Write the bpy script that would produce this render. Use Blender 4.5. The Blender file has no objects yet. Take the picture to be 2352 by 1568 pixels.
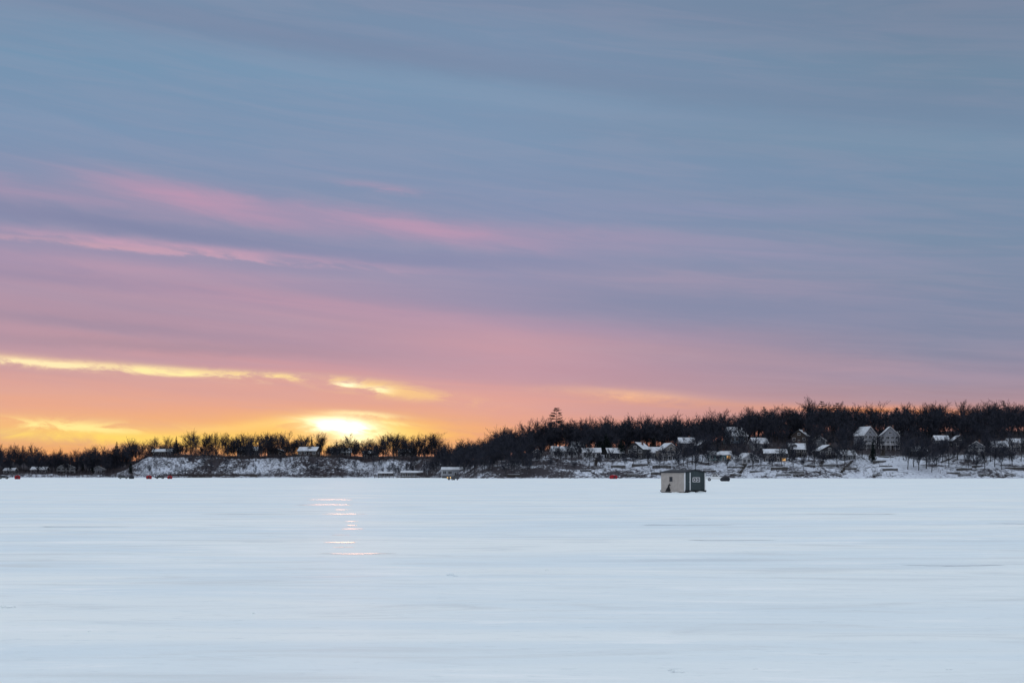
import bpy, math, random, bmesh
import numpy as np
from mathutils import Vector, Matrix, noise as mnoise
random.seed(7)
scene = bpy.context.scene
COL = scene.collection
F = 3267.0; CX = 1176.0; HY = 1091.0; CAMZ = 1.7

# ------------------------------------------------------------------ helpers
def lin(c):
    return tuple(((v/255)/12.92 if v/255 <= 0.04045 else ((v/255+0.055)/1.055)**2.4) for v in c) + (1.0,)

class NT:
    def __init__(s, tree):
        s.t = tree; s.n = tree.nodes; s.l = tree.links
    def put(s, sock, v):
        if isinstance(v, bpy.types.NodeSocket): s.l.new(v, sock)
        elif v is not None: sock.default_value = v
    def m(s, op, a, b=None, c=None, clamp=False):
        n = s.n.new('ShaderNodeMath'); n.operation = op; n.use_clamp = clamp
        s.put(n.inputs[0], a)
        if b is not None: s.put(n.inputs[1], b)
        if c is not None: s.put(n.inputs[2], c)
        return n.outputs[0]
    def smooth(s, x, a, b, lo=0.0, hi=1.0, kind='SMOOTHSTEP'):
        n = s.n.new('ShaderNodeMapRange'); n.interpolation_type = kind
        s.put(n.inputs['Value'], x)
        n.inputs['From Min'].default_value = a; n.inputs['From Max'].default_value = b
        n.inputs['To Min'].default_value = lo; n.inputs['To Max'].default_value = hi
        return n.outputs[0]
    def mix(s, f, a, b, blend='MIX'):
        n = s.n.new('ShaderNodeMix'); n.data_type = 'RGBA'; n.blend_type = blend
        n.clamp_factor = True
        s.put(n.inputs[0], f); s.put(n.inputs[6], a); s.put(n.inputs[7], b)
        return n.outputs[2]
    def xyz(s, x, y, z):
        n = s.n.new('ShaderNodeCombineXYZ')
        s.put(n.inputs[0], x); s.put(n.inputs[1], y); s.put(n.inputs[2], z)
        return n.outputs[0]
    def noise(s, vec, scale=1.0, detail=3.0, rough=0.5, dist=0.0):
        n = s.n.new('ShaderNodeTexNoise')
        if vec is not None: s.l.new(vec, n.inputs['Vector'])
        n.inputs['Scale'].default_value = scale; n.inputs['Detail'].default_value = detail
        n.inputs['Roughness'].default_value = rough; n.inputs['Distortion'].default_value = dist
        return n.outputs['Fac']
    def ramp(s, fac, stops):
        n = s.n.new('ShaderNodeValToRGB'); s.put(n.inputs[0], fac)
        cr = n.color_ramp
        stops = sorted(stops, key=lambda k: k[0])
        cr.elements[0].position = stops[0][0]; cr.elements[0].color = stops[0][1]
        cr.elements[1].position = stops[-1][0]; cr.elements[1].color = stops[-1][1]
        for p, c in stops[1:-1]:
            e = cr.elements.new(p); e.color = c
        return n.outputs[0]

def new_mat(name):
    m = bpy.data.materials.new(name); m.use_nodes = True
    nt = NT(m.node_tree)
    b = m.node_tree.nodes['Principled BSDF']
    return m, nt, b

def simple_mat(name, col, rough=0.7, var=0.25, scale=2.0, metal=0.0, emit=None, estr=0.0, spec=0.3):
    m, nt, b = new_mat(name)
    tc = nt.n.new('ShaderNodeTexCoord').outputs['Object']
    n = nt.noise(tc, scale, 2, 0.6)
    c = tuple(col) + (1.0,)
    d = tuple(v*(1-var) for v in col) + (1.0,)
    nt.put(b.inputs['Base Color'], nt.mix(nt.smooth(n, 0.3, 0.7), d, c))
    b.inputs['Roughness'].default_value = rough
    b.inputs['Metallic'].default_value = metal
    b.inputs['Specular IOR Level'].default_value = spec
    if emit:
        b.inputs['Emission Color'].default_value = tuple(emit) + (1.0,)
        b.inputs['Emission Strength'].default_value = estr
    return m
def diffuse_mat(name, c1, c2, scale):
    m, nt, b = new_mat(name)
    tc = nt.n.new('ShaderNodeTexCoord').outputs['Object']
    n = nt.noise(tc, scale, 1, 0.6)
    df = nt.n.new('ShaderNodeBsdfDiffuse')
    nt.put(df.inputs['Color'], nt.mix(nt.smooth(n, 0.35, 0.65), tuple(c1)+(1,), tuple(c2)+(1,)))
    nt.l.new(df.outputs[0], nt.n['Material Output'].inputs['Surface'])
    return m

# ------------------------------------------------------------------ materials
M = {}
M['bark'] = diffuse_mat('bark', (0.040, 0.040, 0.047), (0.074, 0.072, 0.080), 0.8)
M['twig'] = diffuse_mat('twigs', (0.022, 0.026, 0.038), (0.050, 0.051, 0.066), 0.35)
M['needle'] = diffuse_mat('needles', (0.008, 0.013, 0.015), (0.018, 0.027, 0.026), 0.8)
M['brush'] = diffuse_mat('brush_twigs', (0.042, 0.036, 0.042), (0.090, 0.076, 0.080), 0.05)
M['roofsnow'] = simple_mat('roof_snow', (0.56, 0.59, 0.65), 0.8, 0.22, 0.5, spec=0.1)
M['fascia'] = simple_mat('roof_edge', (0.07, 0.068, 0.07), 0.7)
M['trim'] = simple_mat('white_trim', (0.60, 0.60, 0.62), 0.5, 0.06)
M['glass'] = simple_mat('window_glass', (0.015, 0.018, 0.025), 0.25, 0.2, 1, 0, None, 0, 0.4)
M['lit'] = simple_mat('lit_window', (0.4, 0.25, 0.1), 0.4, 0.1, 1, 0, (1.0, 0.52, 0.14), 0.6)
M['concrete'] = simple_mat('foundation_block', (0.09, 0.086, 0.086), 0.9)
M['wood'] = simple_mat('weathered_wood', (0.075, 0.065, 0.060), 0.85)
M['white'] = simple_mat('white_siding', (0.36, 0.37, 0.40), 0.6, 0.08)
M['pale'] = simple_mat('pale_grey_siding', (0.22, 0.23, 0.26), 0.6, 0.1)
M['grey'] = simple_mat('grey_siding', (0.12, 0.13, 0.15), 0.6, 0.1)
M['beige'] = simple_mat('beige_siding', (0.20, 0.18, 0.17), 0.6, 0.1)
M['brown'] = simple_mat('brown_siding', (0.055, 0.042, 0.038), 0.7, 0.15)
M['dark'] = simple_mat('charcoal_siding', (0.034, 0.036, 0.042), 0.7, 0.15)
M['teal'] = simple_mat('teal_siding', (0.05, 0.13, 0.15), 0.6, 0.1)
M['blue'] = simple_mat('pale_blue_siding', (0.20, 0.25, 0.31), 0.6, 0.1)
M['brick'] = simple_mat('red_brick', (0.12, 0.065, 0.055), 0.8, 0.25)
M['slate'] = simple_mat('slate_blue_paint', (0.028, 0.044, 0.050), 0.6, 0.25, 3)
M['cream'] = simple_mat('cream_siding', (0.41, 0.368, 0.34), 0.65, 0.16, 3)
M['black'] = simple_mat('black_rubber', (0.012, 0.012, 0.014), 0.8)
M['carwhite'] = simple_mat('white_car_paint', (0.66, 0.67, 0.69), 0.3, 0.04, 1, 0, None, 0, 0.5)
M['cardark'] = simple_mat('dark_car_paint', (0.03, 0.032, 0.038), 0.3, 0.1, 1, 0, None, 0, 0.5)
M['rim'] = simple_mat('wheel_metal', (0.4, 0.4, 0.42), 0.4, 0.1, 1, 0.8)
M['red'] = simple_mat('red_canvas', (0.28, 0.018, 0.025), 0.8, 0.3, spec=0.1)
M['canvas'] = simple_mat('black_canvas', (0.02, 0.022, 0.03), 0.8, 0.3)
M['lamp'] = simple_mat('headlight_lens', (0.8, 0.6, 0.3), 0.2, 0.0, 1, 0, (1.0, 0.55, 0.15), 2.5)
M['tail'] = simple_mat('tail_light', (0.4, 0.01, 0.01), 0.3)
M['lens'] = simple_mat('clear_lens', (0.6, 0.6, 0.62), 0.2)
M['stone'] = simple_mat('retaining_stone', (0.085, 0.08, 0.08), 0.9, 0.4, 1.0)

def snow_nodes(nt):
    geo = nt.n.new('ShaderNodeNewGeometry').outputs['Position']
    sp = nt.n.new('ShaderNodeSeparateXYZ'); nt.l.new(geo, sp.inputs[0])
    X, Y = sp.outputs[0], sp.outputs[1]
    broad = nt.noise(nt.xyz(nt.m('MULTIPLY', X, 0.05), nt.m('MULTIPLY', Y, 0.16), 0.0), 1, 5, 0.6, 0.8)
    mid = nt.noise(nt.xyz(nt.m('MULTIPLY', X, 0.24), nt.m('MULTIPLY', Y, 0.80), 3.0), 1, 6, 0.64, 0.8)
    fine = nt.noise(nt.xyz(nt.m('MULTIPLY', X, 2.6), nt.m('MULTIPLY', Y, 5.0), 7.0), 1, 6, 0.70)
    c = nt.mix(nt.smooth(broad, 0.36, 0.64), (0.835, 0.872, 0.870, 1), (0.715, 0.800, 0.850, 1))
    c = nt.mix(nt.smooth(mid, 0.50, 0.72, 0, 0.95), c, (0.665, 0.712, 0.735, 1))
    c = nt.mix(nt.smooth(mid, 0.46, 0.30, 0, 0.85), c, (0.89, 0.915, 0.92, 1))
    c = nt.mix(nt.smooth(fine, 0.54, 0.76, 0, 0.7), c, (0.59, 0.66, 0.70, 1))
    return X, Y, broad, mid, fine, c

m, nt, b = new_mat('lake_snow'); M['snow'] = m
X, Y, broad, mid, fine, c = snow_nodes(nt)
ice = nt.noise(nt.xyz(nt.m('MULTIPLY', X, 0.13), nt.m('MULTIPLY', Y, 0.7), 11.0), 1, 5, 0.62, 0.6)
icem = nt.smooth(ice, 0.55, 0.74)
c = nt.mix(nt.m('MULTIPLY', icem, 0.6), c, (0.57, 0.635, 0.68, 1))
nt.put(b.inputs['Base Color'], c)
nt.put(b.inputs['Roughness'], nt.smooth(icem, 0, 1, 0.60, 0.42))
nt.put(b.inputs['Specular IOR Level'], nt.smooth(icem, 0, 1, 0.09, 0.18))
bp = nt.n.new('ShaderNodeBump'); bp.inputs['Strength'].default_value = 0.6; bp.inputs['Distance'].default_value = 0.04
hgt = nt.m('ADD', nt.m('MULTIPLY', mid, 1.6), nt.m('MULTIPLY', fine, 0.65))
nt.l.new(hgt, bp.inputs['Height']); nt.l.new(bp.outputs[0], b.inputs['Normal'])

def icemat(name, col, rough, spec, lo, hi):
    m, nt, b = new_mat(name)
    X, Y, broad, mid, fine, c = snow_nodes(nt)
    k = nt.noise(nt.xyz(nt.m('MULTIPLY', X, 0.9), nt.m('MULTIPLY', Y, 3.4), 5.0), 1, 4, 0.65)
    km = nt.smooth(k, lo, hi)
    nt.put(b.inputs['Base Color'], nt.mix(km, c, col))
    nt.put(b.inputs['Roughness'], nt.smooth(km, 0, 1, 0.6, rough))
    nt.put(b.inputs['Specular IOR Level'], nt.smooth(km, 0, 1, 0.06, spec))
    b.inputs['IOR'].default_value = 1.31
    return m
M['ice'] = icemat('bare_ice', (0.60, 0.61, 0.62, 1), 0.25, 0.30, 0.33, 0.55)
M['dull'] = icemat('dull_ice', (0.56, 0.61, 0.66, 1), 0.65, 0.05, 0.34, 0.62)

m, nt, b = new_mat('hillside'); M['hill'] = m
geo = nt.n.new('ShaderNodeNewGeometry').outputs['Position']
at = nt.n.new('ShaderNodeAttribute'); at.attribute_name = 'brush'
n1 = nt.noise(geo, 0.10, 5, 0.65, 0.5); n2 = nt.noise(geo, 0.6, 4, 0.7)
nn = nt.m('ADD', nt.m('MULTIPLY', n1, 0.5), nt.m('MULTIPLY', n2, 0.5))
th = nt.m('SUBTRACT', 0.78, nt.m('MULTIPLY', at.outputs['Fac'], 0.54))
mk = nt.smooth(nt.m('SUBTRACT', nn, th), -0.05, 0.07)
sn = nt.mix(nt.smooth(n2, 0.35, 0.7), (0.56, 0.60, 0.68, 1), (0.36, 0.39, 0.47, 1))
nt.put(b.inputs['Base Color'], nt.mix(mk, sn, (0.046, 0.042, 0.050, 1)))
b.inputs['Roughness'].default_value = 0.9; b.inputs['Specular IOR Level'].default_value = 0.05

# ------------------------------------------------------------------ mesh builder
class MB:
    def __init__(s): s.v = []; s.f = []; s.m = []
    def add(s, vs, fs, mi=0):
        o = len(s.v); s.v += [tuple(v) for v in vs]
        for f in fs:
            s.f.append(tuple(i+o for i in f)); s.m.append(mi)
    def box(s, x0, x1, y0, y1, z0, z1, mi=0):
        vs = [(x0,y0,z0),(x1,y0,z0),(x1,y1,z0),(x0,y1,z0),(x0,y0,z1),(x1,y0,z1),(x1,y1,z1),(x0,y1,z1)]
        s.add(vs, [(0,3,2,1),(4,5,6,7),(0,1,5,4),(1,2,6,5),(2,3,7,6),(3,0,4,7)], mi)
    def prism(s, prof, a, b, axis='y', mi=0, top=None):
        n = len(prof)
        mk = (lambda p, q: (p[0], q, p[1])) if axis == 'y' else (lambda p, q: (q, p[0], p[1]))
        vs = [mk(p, a) for p in prof] + [mk(p, b) for p in prof]
        s.add(vs, [tuple(range(n)), tuple(range(2*n-1, n-1, -1))], mi)
        for i in range(n):
            j = (i+1) % n
            o = len(s.v) - 2*n
            dz = abs(prof[j][1]-prof[i][1]); dh = abs(prof[j][0]-prof[i][0])
            mm = mi
            if top is not None and dh > dz*0.5 and top(prof[i], prof[j]): mm = mi+1
            s.f.append((o+i, o+j, o+n+j, o+n+i)); s.m.append(mm)
    def cyl(s, c, r, h, axis='y', n=14, mi=0):
        vs = []
        for k in (0, 1):
            for i in range(n):
                a = 2*math.pi*i/n; p, q = r*math.cos(a), r*math.sin(a)
                t = (k-0.5)*h
                vs.append((c[0]+p, c[1]+t, c[2]+q) if axis == 'y' else ((c[0]+p, c[1]+q, c[2]+t) if axis == 'z' else (c[0]+t, c[1]+p, c[2]+q)))
        fs = [(i, (i+1) % n, n+(i+1) % n, n+i) for i in range(n)] + [tuple(range(n)), tuple(range(2*n-1, n-1, -1))]
        s.add(vs, fs, mi)
    def mesh(s, name, mats, bevel=0):
        me = bpy.data.meshes.new(name); me.from_pydata(s.v, [], s.f)
        for mt in mats: me.materials.append(mt)
        if len(mats) > 1: me.polygons.foreach_set('material_index', s.m)
        me.update()
        bm = bmesh.new(); bm.from_mesh(me)
        bmesh.ops.recalc_face_normals(bm, faces=bm.faces)
        if bevel:
            bmesh.ops.bevel(bm, geom=list(bm.edges), offset=bevel, segments=2, affect='EDGES', clamp_overlap=True)
        bm.to_mesh(me); bm.free()
        return me

def link(name, data, parent=None, loc=(0,0,0), rot=0.0):
    o = bpy.data.objects.new(name, data)
    o.location = loc; o.rotation_euler = (0, 0, rot)
    if parent: o.parent = parent
    COL.objects.link(o)
    return o
def empty(name, loc, label, cat, rot=0.0, group=None):
    o = link(name, None, None, loc, rot); o.empty_display_size = 1
    o['label'] = label; o['category'] = cat
    if group: o['group'] = group
    return o
def top(o, label, cat, group=None):
    o['label'] = label; o['category'] = cat
    if group: o['group'] = group

def tri_mesh(name, V, T, mats):
    V = np.asarray(V, dtype=np.float32); T = np.asarray(T, dtype=np.int32)
    me = bpy.data.meshes.new(name)
    me.vertices.add(len(V)); me.vertices.foreach_set('co', V.ravel())
    me.loops.add(T.size); me.loops.foreach_set('vertex_index', T.ravel())
    me.polygons.add(len(T)); me.polygons.foreach_set('loop_start', np.arange(0, T.size, 3, dtype=np.int32))
    for mt in mats: me.materials.append(mt)
    me.update(calc_edges=True)
    return me

# ------------------------------------------------------------------ terrain
def ss(a, b, x):
    t = min(1, max(0, (x-a)/(b-a))); return t*t*(3-2*t)
def interp(x, xs, ys): return float(np.interp(x, xs, ys))
def shore(x):
    return 1000 - 255*ss(-75, -5, x) + 5*math.sin(x*0.03) + 2*math.sin(x*0.11+1)
def rtop(x): return interp(x, [-60,-43,0,34,117,158,200,324,420,700], [7,8,14,19,21,27,31,31,27,20])
def H(x, t):
    tp = rtop(x)
    k = min(1, tp/17.0)
    r = interp(t, [-10,0,4,18,50,80,120,200,450,700],
               [-1.2,-0.25,1.3*k,5.5*k,11*k,13.5*k,(13.5+(max(tp,14)-13.5)*0.45)*k,tp,tp+1,tp])
    lf = ss(-292, -262, x)
    cr = 15.0 - 3.0*ss(-130, -66, x) + 0.9*math.sin(x*0.07) + 0.5*math.sin(x*0.19)
    bl = interp(t, [-10,0,4,12,38,60,200,700], [-1.2,-0.25,0.9,2,cr-0.6,cr+0.4,17,20])
    lo = interp(t, [-10,0,5,40,120,250,700], [-1.2,-0.25,0.7,2.5,6,9,18])
    l = lo*(1-lf) + bl*lf
    w = ss(-62, -20, x)
    z = l*(1-w) + r*w
    a = min(1, max(0, t/25))
    z += a*(0.5*math.sin(x*0.09+t*0.05)+0.4*math.sin(x*0.21-t*0.13)+0.3*math.sin(x*0.5+2*math.sin(t*0.2)))
    return z
def brushv(x, t):
    w = ss(-62, -20, x)
    if t < 2: r = 0.2
    elif t < 62: r = 0.50 + 0.15*(1-ss(28, 60, x)) + 0.12*math.sin(x*0.13)*math.sin(t*0.2) - 0.2*math.exp(-((x-212)/14)**2)
    else: r = 0.54 + 0.35*ss(62, 110, t)
    lf = ss(-292, -262, x)
    l = (0.53 + 0.13*math.sin(x*0.08) if t < 38 else 0.58+0.32*ss(38, 60, t))*lf + (0.32+0.5*ss(10, 50, t))*(1-lf)
    return l*(1-w) + r*w
def place(px, py):
    for i in range(0, 1400):
        D = 700 + i*0.5
        x = (px-CX)/F*D; t = D - shore(x)
        if t < 1.0: continue
        z = H(x, t)
        if HY-(z-CAMZ)/D*F <= py: return (x, D, z)
    best = None
    for i in range(0, 500):
        D = 740 + i*1.0; x = (px-CX)/F*D; t = D-shore(x)
        if t < 1: continue
        z = H(x, t); y = HY-(z-CAMZ)/D*F
        if best is None or y < best[0]: best = (y, (x, D, z))
    return best[1]
def on(x, t): return (x, shore(x)+t, H(x, t))

xs = np.arange(-900, 901, 4.0)
ts = list(np.arange(-8, 60, 2.0)) + list(np.arange(60, 260, 5.0)) + list(np.arange(260, 900, 20.0))
V = []; A = []
for t in ts:
    for x in xs:
        V.append((x, shore(x)+t, H(x, t))); A.append(brushv(x, t))
nx = len(xs); Fc = []
for j in range(len(ts)-1):
    for i in range(nx-1):
        a = j*nx+i; Fc.append((a, a+1, a+nx+1, a+nx))
me = bpy.data.meshes.new('hill'); me.from_pydata(V, [], Fc); me.materials.append(M['hill'])
at = me.attributes.new('brush', 'FLOAT', 'POINT'); at.data.foreach_set('value', A)
me.polygons.foreach_set('use_smooth', [True]*len(Fc)); me.update()
hill = link('hill', me); hill['kind'] = 'structure'
top(hill, 'snowy wooded bluff and hillside along the lake shore', 'hill')

mb = MB(); mb.add([(-9000,-3000,0),(9000,-3000,0),(9000,12000,0),(-9000,12000,0)], [(0,1,2,3)])
g = link('ground', mb.mesh('ground', [M['snow']])); g['kind'] = 'structure'
top(g, 'frozen lake covered with wind-packed bluish snow', 'frozen lake')

def patch(px0, px1, py, thick, mat='ice'):
    D = F*CAMZ/(py-HY); cx = ((px0+px1)/2-CX)/F*D; rx = (px1-px0)/2/F*D; ry = thick*D*D/(F*CAMZ)
    n = 60; vs = []
    ph = random.random()*9
    for i in range(n):
        a = 2*math.pi*i/n
        k = 1+0.22*math.sin(3*a+ph)+0.15*math.sin(7*a+ph*2)+0.10*math.sin(13*a+ph*3)+0.08*random.uniform(-1,1)
        vs.append((rx*k*math.cos(a), ry*k*math.sin(a), 0))
    mb = MB(); mb.add(vs, [tuple(range(n))])
    o = link('ice', mb.mesh('ice', [M[mat]]), None, (cx, D, 0.004)); o['kind'] = 'structure'
    top(o, 'thin glossy patch of bare ice in the snow', 'ice')
for a in [(712,806,1147,0.6),(690,800,1158.5,0.9),(770,800,1170,0.6),(752,828,1180,0.8),(790,822,1197,0.6),(785,832,1214,0.7),
          (798,818,1206,0.6),(755,820,1245,0.9),(770,810,1256,0.6),(745,890,1271,0.9),(760,800,1228,0.5)]:
    patch(*a)
for a in [(2095,2285,1298,1.3),(2285,2420,1202,1.1),(1475,1655,1205,0.9),(1580,1750,1240,0.9),(90,270,1209,0.8),
          (480,640,1180,0.7),(1880,2060,1180,0.7)]:
    patch(*a, mat='dull')

# ------------------------------------------------------------------ trees
class TG:
    def __init__(s): s.V = []; s.T = []
    def tube(s, p0, p1, r0, r1, n=3):
        d = (p1-p0).normalized(); a = d.orthogonal().normalized(); b = d.cross(a)
        o = len(s.V)
        for p, r in ((p0, r0), (p1, r1)):
            for i in range(n):
                g = 2*math.pi*i/n; s.V.append(tuple(p + a*(r*math.cos(g)) + b*(r*math.sin(g))))
        for i in range(n):
            j = (i+1) % n
            s.T.append((o+i, o+j, o+n+j)); s.T.append((o+i, o+n+j, o+n+i))
    def twig(s, p0, p1, w, rnd):
        d = (p1-p0); a = d.cross(Vector((rnd.uniform(-1,1), rnd.uniform(-1,1), rnd.uniform(-1,1)))).normalized()*w*0.5
        o = len(s.V); s.V += [tuple(p0-a), tuple(p0+a), tuple(p1)]; s.T.append((o, o+1, o+2))
def rdir(rnd, d, ang):
    a = d.orthogonal().normalized(); b = d.cross(a)
    g = rnd.uniform(0, 2*math.pi)
    return (d*math.cos(ang) + (a*math.cos(g)+b*math.sin(g))*math.sin(ang)).normalized()

def bare(seed, h, cnt, spread=1.0, tw=0.055):
    rnd = random.Random(seed); tr = TG(); cr = TG()
    def grow(p, d, L, r, lv):
        seg = 5 if lv == 0 else (3 if lv < 3 else 1)
        pts = [p]; q = p; dd = d
        for i in range(seg):
            dd = (dd + Vector((rnd.uniform(-1,1), rnd.uniform(-1,1), rnd.uniform(-0.1,0.9)))*(0.09 if lv == 0 else 0.22)).normalized()
            q2 = q + dd*(L/seg)
            pts.append(q2)
            r0 = r*(1-i/seg*0.7); r1 = r*(1-(i+1)/seg*0.7)
            if lv >= 3: cr.twig(q, q2, tw*1.4, rnd)
            else: (tr if lv <= 1 else cr).tube(q, q2, r0, r1, 5 if lv == 0 else 3)
            q = q2
        if lv >= len(cnt): return
        n = cnt[lv]
        for k in range(n):
            f = (0.34+0.66*(k+rnd.random()*0.8)/n) if lv == 0 else (0.2+0.8*(k+rnd.random())/n)
            if k == n-1: f = 0.999
            f = min(f, 0.999)*seg; i = int(f); fr = f-i
            pp = pts[i].lerp(pts[i+1], fr)
            base = (pts[i+1]-pts[i]).normalized()
            if lv == 0:
                ff = f/seg
                ang = math.radians(rnd.uniform(40, 66)*(1.15-0.75*ff))*spread
                if k == n-1: ang *= 0.3
                cd = rdir(rnd, base, ang)
                cl = h*rnd.uniform(0.33, 0.40)
            else:
                cd = rdir(rnd, base, math.radians(rnd.uniform(22, 62))); cd = (cd + Vector((0,0,0.22))).normalized()
                cl = L*rnd.uniform(0.42, 0.62)
            grow(pp, cd, cl, r*(0.45 if lv == 0 else 0.5), lv+1)
    grow(Vector((0,0,-0.5)), Vector((0,0,1)), h*0.62, h*0.018, 0)
    return tr, cr
def norm_h(tr, cr, h):
    zs = sorted(v[2] for v in cr.V); z = zs[int(len(zs)*0.985)]; s = h/z
    tr.V = [(a*s, b_*s, c*s) for a, b_, c in tr.V]; cr.V = [(a*s, b_*s, c*s) for a, b_, c in cr.V]
BARE = []
for i in range(8):
    tr, cr = bare(100+i, 14, (12, 7, 5, 6), [1.0, 0.85, 1.1, 0.8, 1.0, 0.9, 1.1, 0.85][i], 0.060); norm_h(tr, cr, 14)
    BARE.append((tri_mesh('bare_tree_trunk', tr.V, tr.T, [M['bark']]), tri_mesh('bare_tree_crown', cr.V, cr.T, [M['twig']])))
LOW = []
for i in range(5):
    tr, cr = bare(300+i, 14, (8, 5, 5, 3), [1.0, 0.8, 1.1, 0.9, 1.0][i], 0.13); norm_h(tr, cr, 14)
    V = np.array(tr.V+cr.V, dtype=np.float32); T = np.array(tr.T+[(a+len(tr.V), b+len(tr.V), c+len(tr.V)) for a, b, c in cr.T], dtype=np.int32)
    LOW.append((V, T))

def evergreen(seed, h, kind):
    rnd = random.Random(seed); tr = TG(); cr = TG()
    tr.tube(Vector((0,0,-0.5)), Vector((0.2,0,h*0.5)), h*0.017, h*0.011, 6); tr.tube(Vector((0.2,0,h*0.5)), Vector((0,0,h*0.97)), h*0.011, 0.03, 6)
    z = h*(0.32 if kind == 'pine' else 0.08)
    while z < h*0.98:
        f = z/h
        for k in range(5 if kind == 'pine' else 8):
            az = rnd.uniform(0, 2*math.pi)
            if kind == 'pine':
                L = h*0.28*(1-((f-0.32)/0.68)**1.3*0.88)*rnd.uniform(0.30, 1.2); up = rnd.uniform(0.05, 0.40)
            else:
                L = h*0.23*(1-f)**0.95*rnd.uniform(0.65, 1.15)+0.03; up = rnd.uniform(-0.30, -0.05)
            d = Vector((math.cos(az), math.sin(az), up)); p0 = Vector((0,0,z))
            cr.tube(p0, p0+d*L, 0.05, 0.015)
            nc = max(1 if kind == 'spruce' else 2, int(L/0.55))
            wid = 0.60*min(1, 0.35+(1-f)*2.5) if kind == 'pine' else 0.40*min(1, 0.15+(1-f)*2.2)
            nl = 0.5 if kind == 'pine' else 0.5*min(1, 0.35+(1-f)*2)
            for c in range(nc):
                q = p0 + d*L*((c+0.9)/nc if kind == 'spruce' else 0.35+0.65*(c+0.8)/nc)
                for j in range(12):
                    e = Vector((rnd.gauss(0,1)*wid*0.6, rnd.gauss(0,1)*wid*0.6, rnd.gauss(0,1)*wid*0.3))
                    dr = Vector((rnd.uniform(-1,1), rnd.uniform(-1,1), rnd.uniform(-0.3,0.7))).normalized()
                    cr.twig(q+e, q+e+dr*nl, 0.18, rnd)
        z += h*(0.062 if kind == 'pine' else 0.036)*rnd.uniform(0.7, 1.4)
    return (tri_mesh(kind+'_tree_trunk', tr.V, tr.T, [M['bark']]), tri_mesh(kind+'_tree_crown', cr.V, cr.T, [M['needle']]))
PINE = [evergreen(11, 16, 'pine'), evergreen(12, 16, 'pine'), evergreen(15, 16, 'pine')]
SPR = [evergreen(21, 12, 'spruce'), evergreen(22, 12, 'spruce')]
KIND = {
    'bare': (BARE, 14.0, 'bare_tree', 'leafless winter tree with fine dark branches on the shore', 'tree', 'bare trees along the shore'),
    'pine': (PINE, 16.0, 'pine_tree', 'tall dark pine with ragged layered boughs above the houses', 'pine tree', 'pines on the wooded hill'),
    'spruce': (SPR, 12.0, 'spruce_tree', 'dark conical spruce among the bare trees', 'spruce tree', 'spruces on the wooded hill')}
def put_tree(kind, x, y, z, h, wide=1.0):
    lib, base, nm, lab, cat, grp = KIND[kind]
    tr, cr = lib[random.randrange(len(lib))]
    e = empty(nm, (x, y, z), lab, cat, random.uniform(0, 6.28), grp)
    s = h/base
    e.scale = (s*wide, s*wide, s)
    link('trunk', tr, e); link('crown', cr, e)

R = random.Random(3)
count = 0
def topy_left(px):
    return interp(px, [0,60,130,250,290,330,420,500,560,640,720,760,850,930,1000,1050],
                      [1020,1026,1032,1024,1008,1010,1002,988,990,990,1006,1010,1000,990,988,988])
def topy_right(px):
    return interp(px, [1000,1060,1110,1150,1200,1240,1330,1370,1420,1500,1560,1640,1720,1800,1870,1950,2050,2130,2200,2300,2352,2500],
                      [990,991,992,985,975,964,966,960,957,961,963,949,938,938,936,939,939,932,926,930,932,936])
for i in range(74):
    px = 292 + (1010-292)*(i+R.random())/74
    D = R.uniform(1040, 1085)
    x = (px-CX)/F*D; z = H(x, D-shore(x))
    want = CAMZ + (HY-topy_left(px)+R.gauss(-5, 10))/F*D
    put_tree('bare', x, D, z, max(6, min(18, want-z)), wide=R.uniform(0.85, 1.5)); count += 1
for i in range(36):
    px = -30 + 330*(i+R.random())/36
    D = R.uniform(1030, 1110)
    x = (px-CX)/F*D; z = H(x, D-shore(x))
    want = CAMZ + (HY-topy_left(px)+R.uniform(-16, 4))/F*D
    put_tree('bare', x, D, z, max(6, min(20, want-z)), wide=R.uniform(0.9, 1.4)); count += 1
for i in range(38):
    px = 985 + 235*(i+R.random())/38
    x0, D, z0 = place(px, R.uniform(1058, 1095))
    put_tree('bare', x0, D, z0, R.uniform(7, 13), wide=R.uniform(0.9, 1.3)); count += 1
for i in range(46):
    px = 1150 + (2420-1150)*(i+R.random())/46
    D = R.uniform(890, 950)
    x = (px-CX)/F*D; z = H(x, D-shore(x))
    want = CAMZ + (HY-topy_right(px)+R.gauss(1, 10))/F*D
    put_tree('bare', x, D, z, max(9, min(21, want-z)), wide=R.uniform(1.0, 1.45)); count += 1
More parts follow.
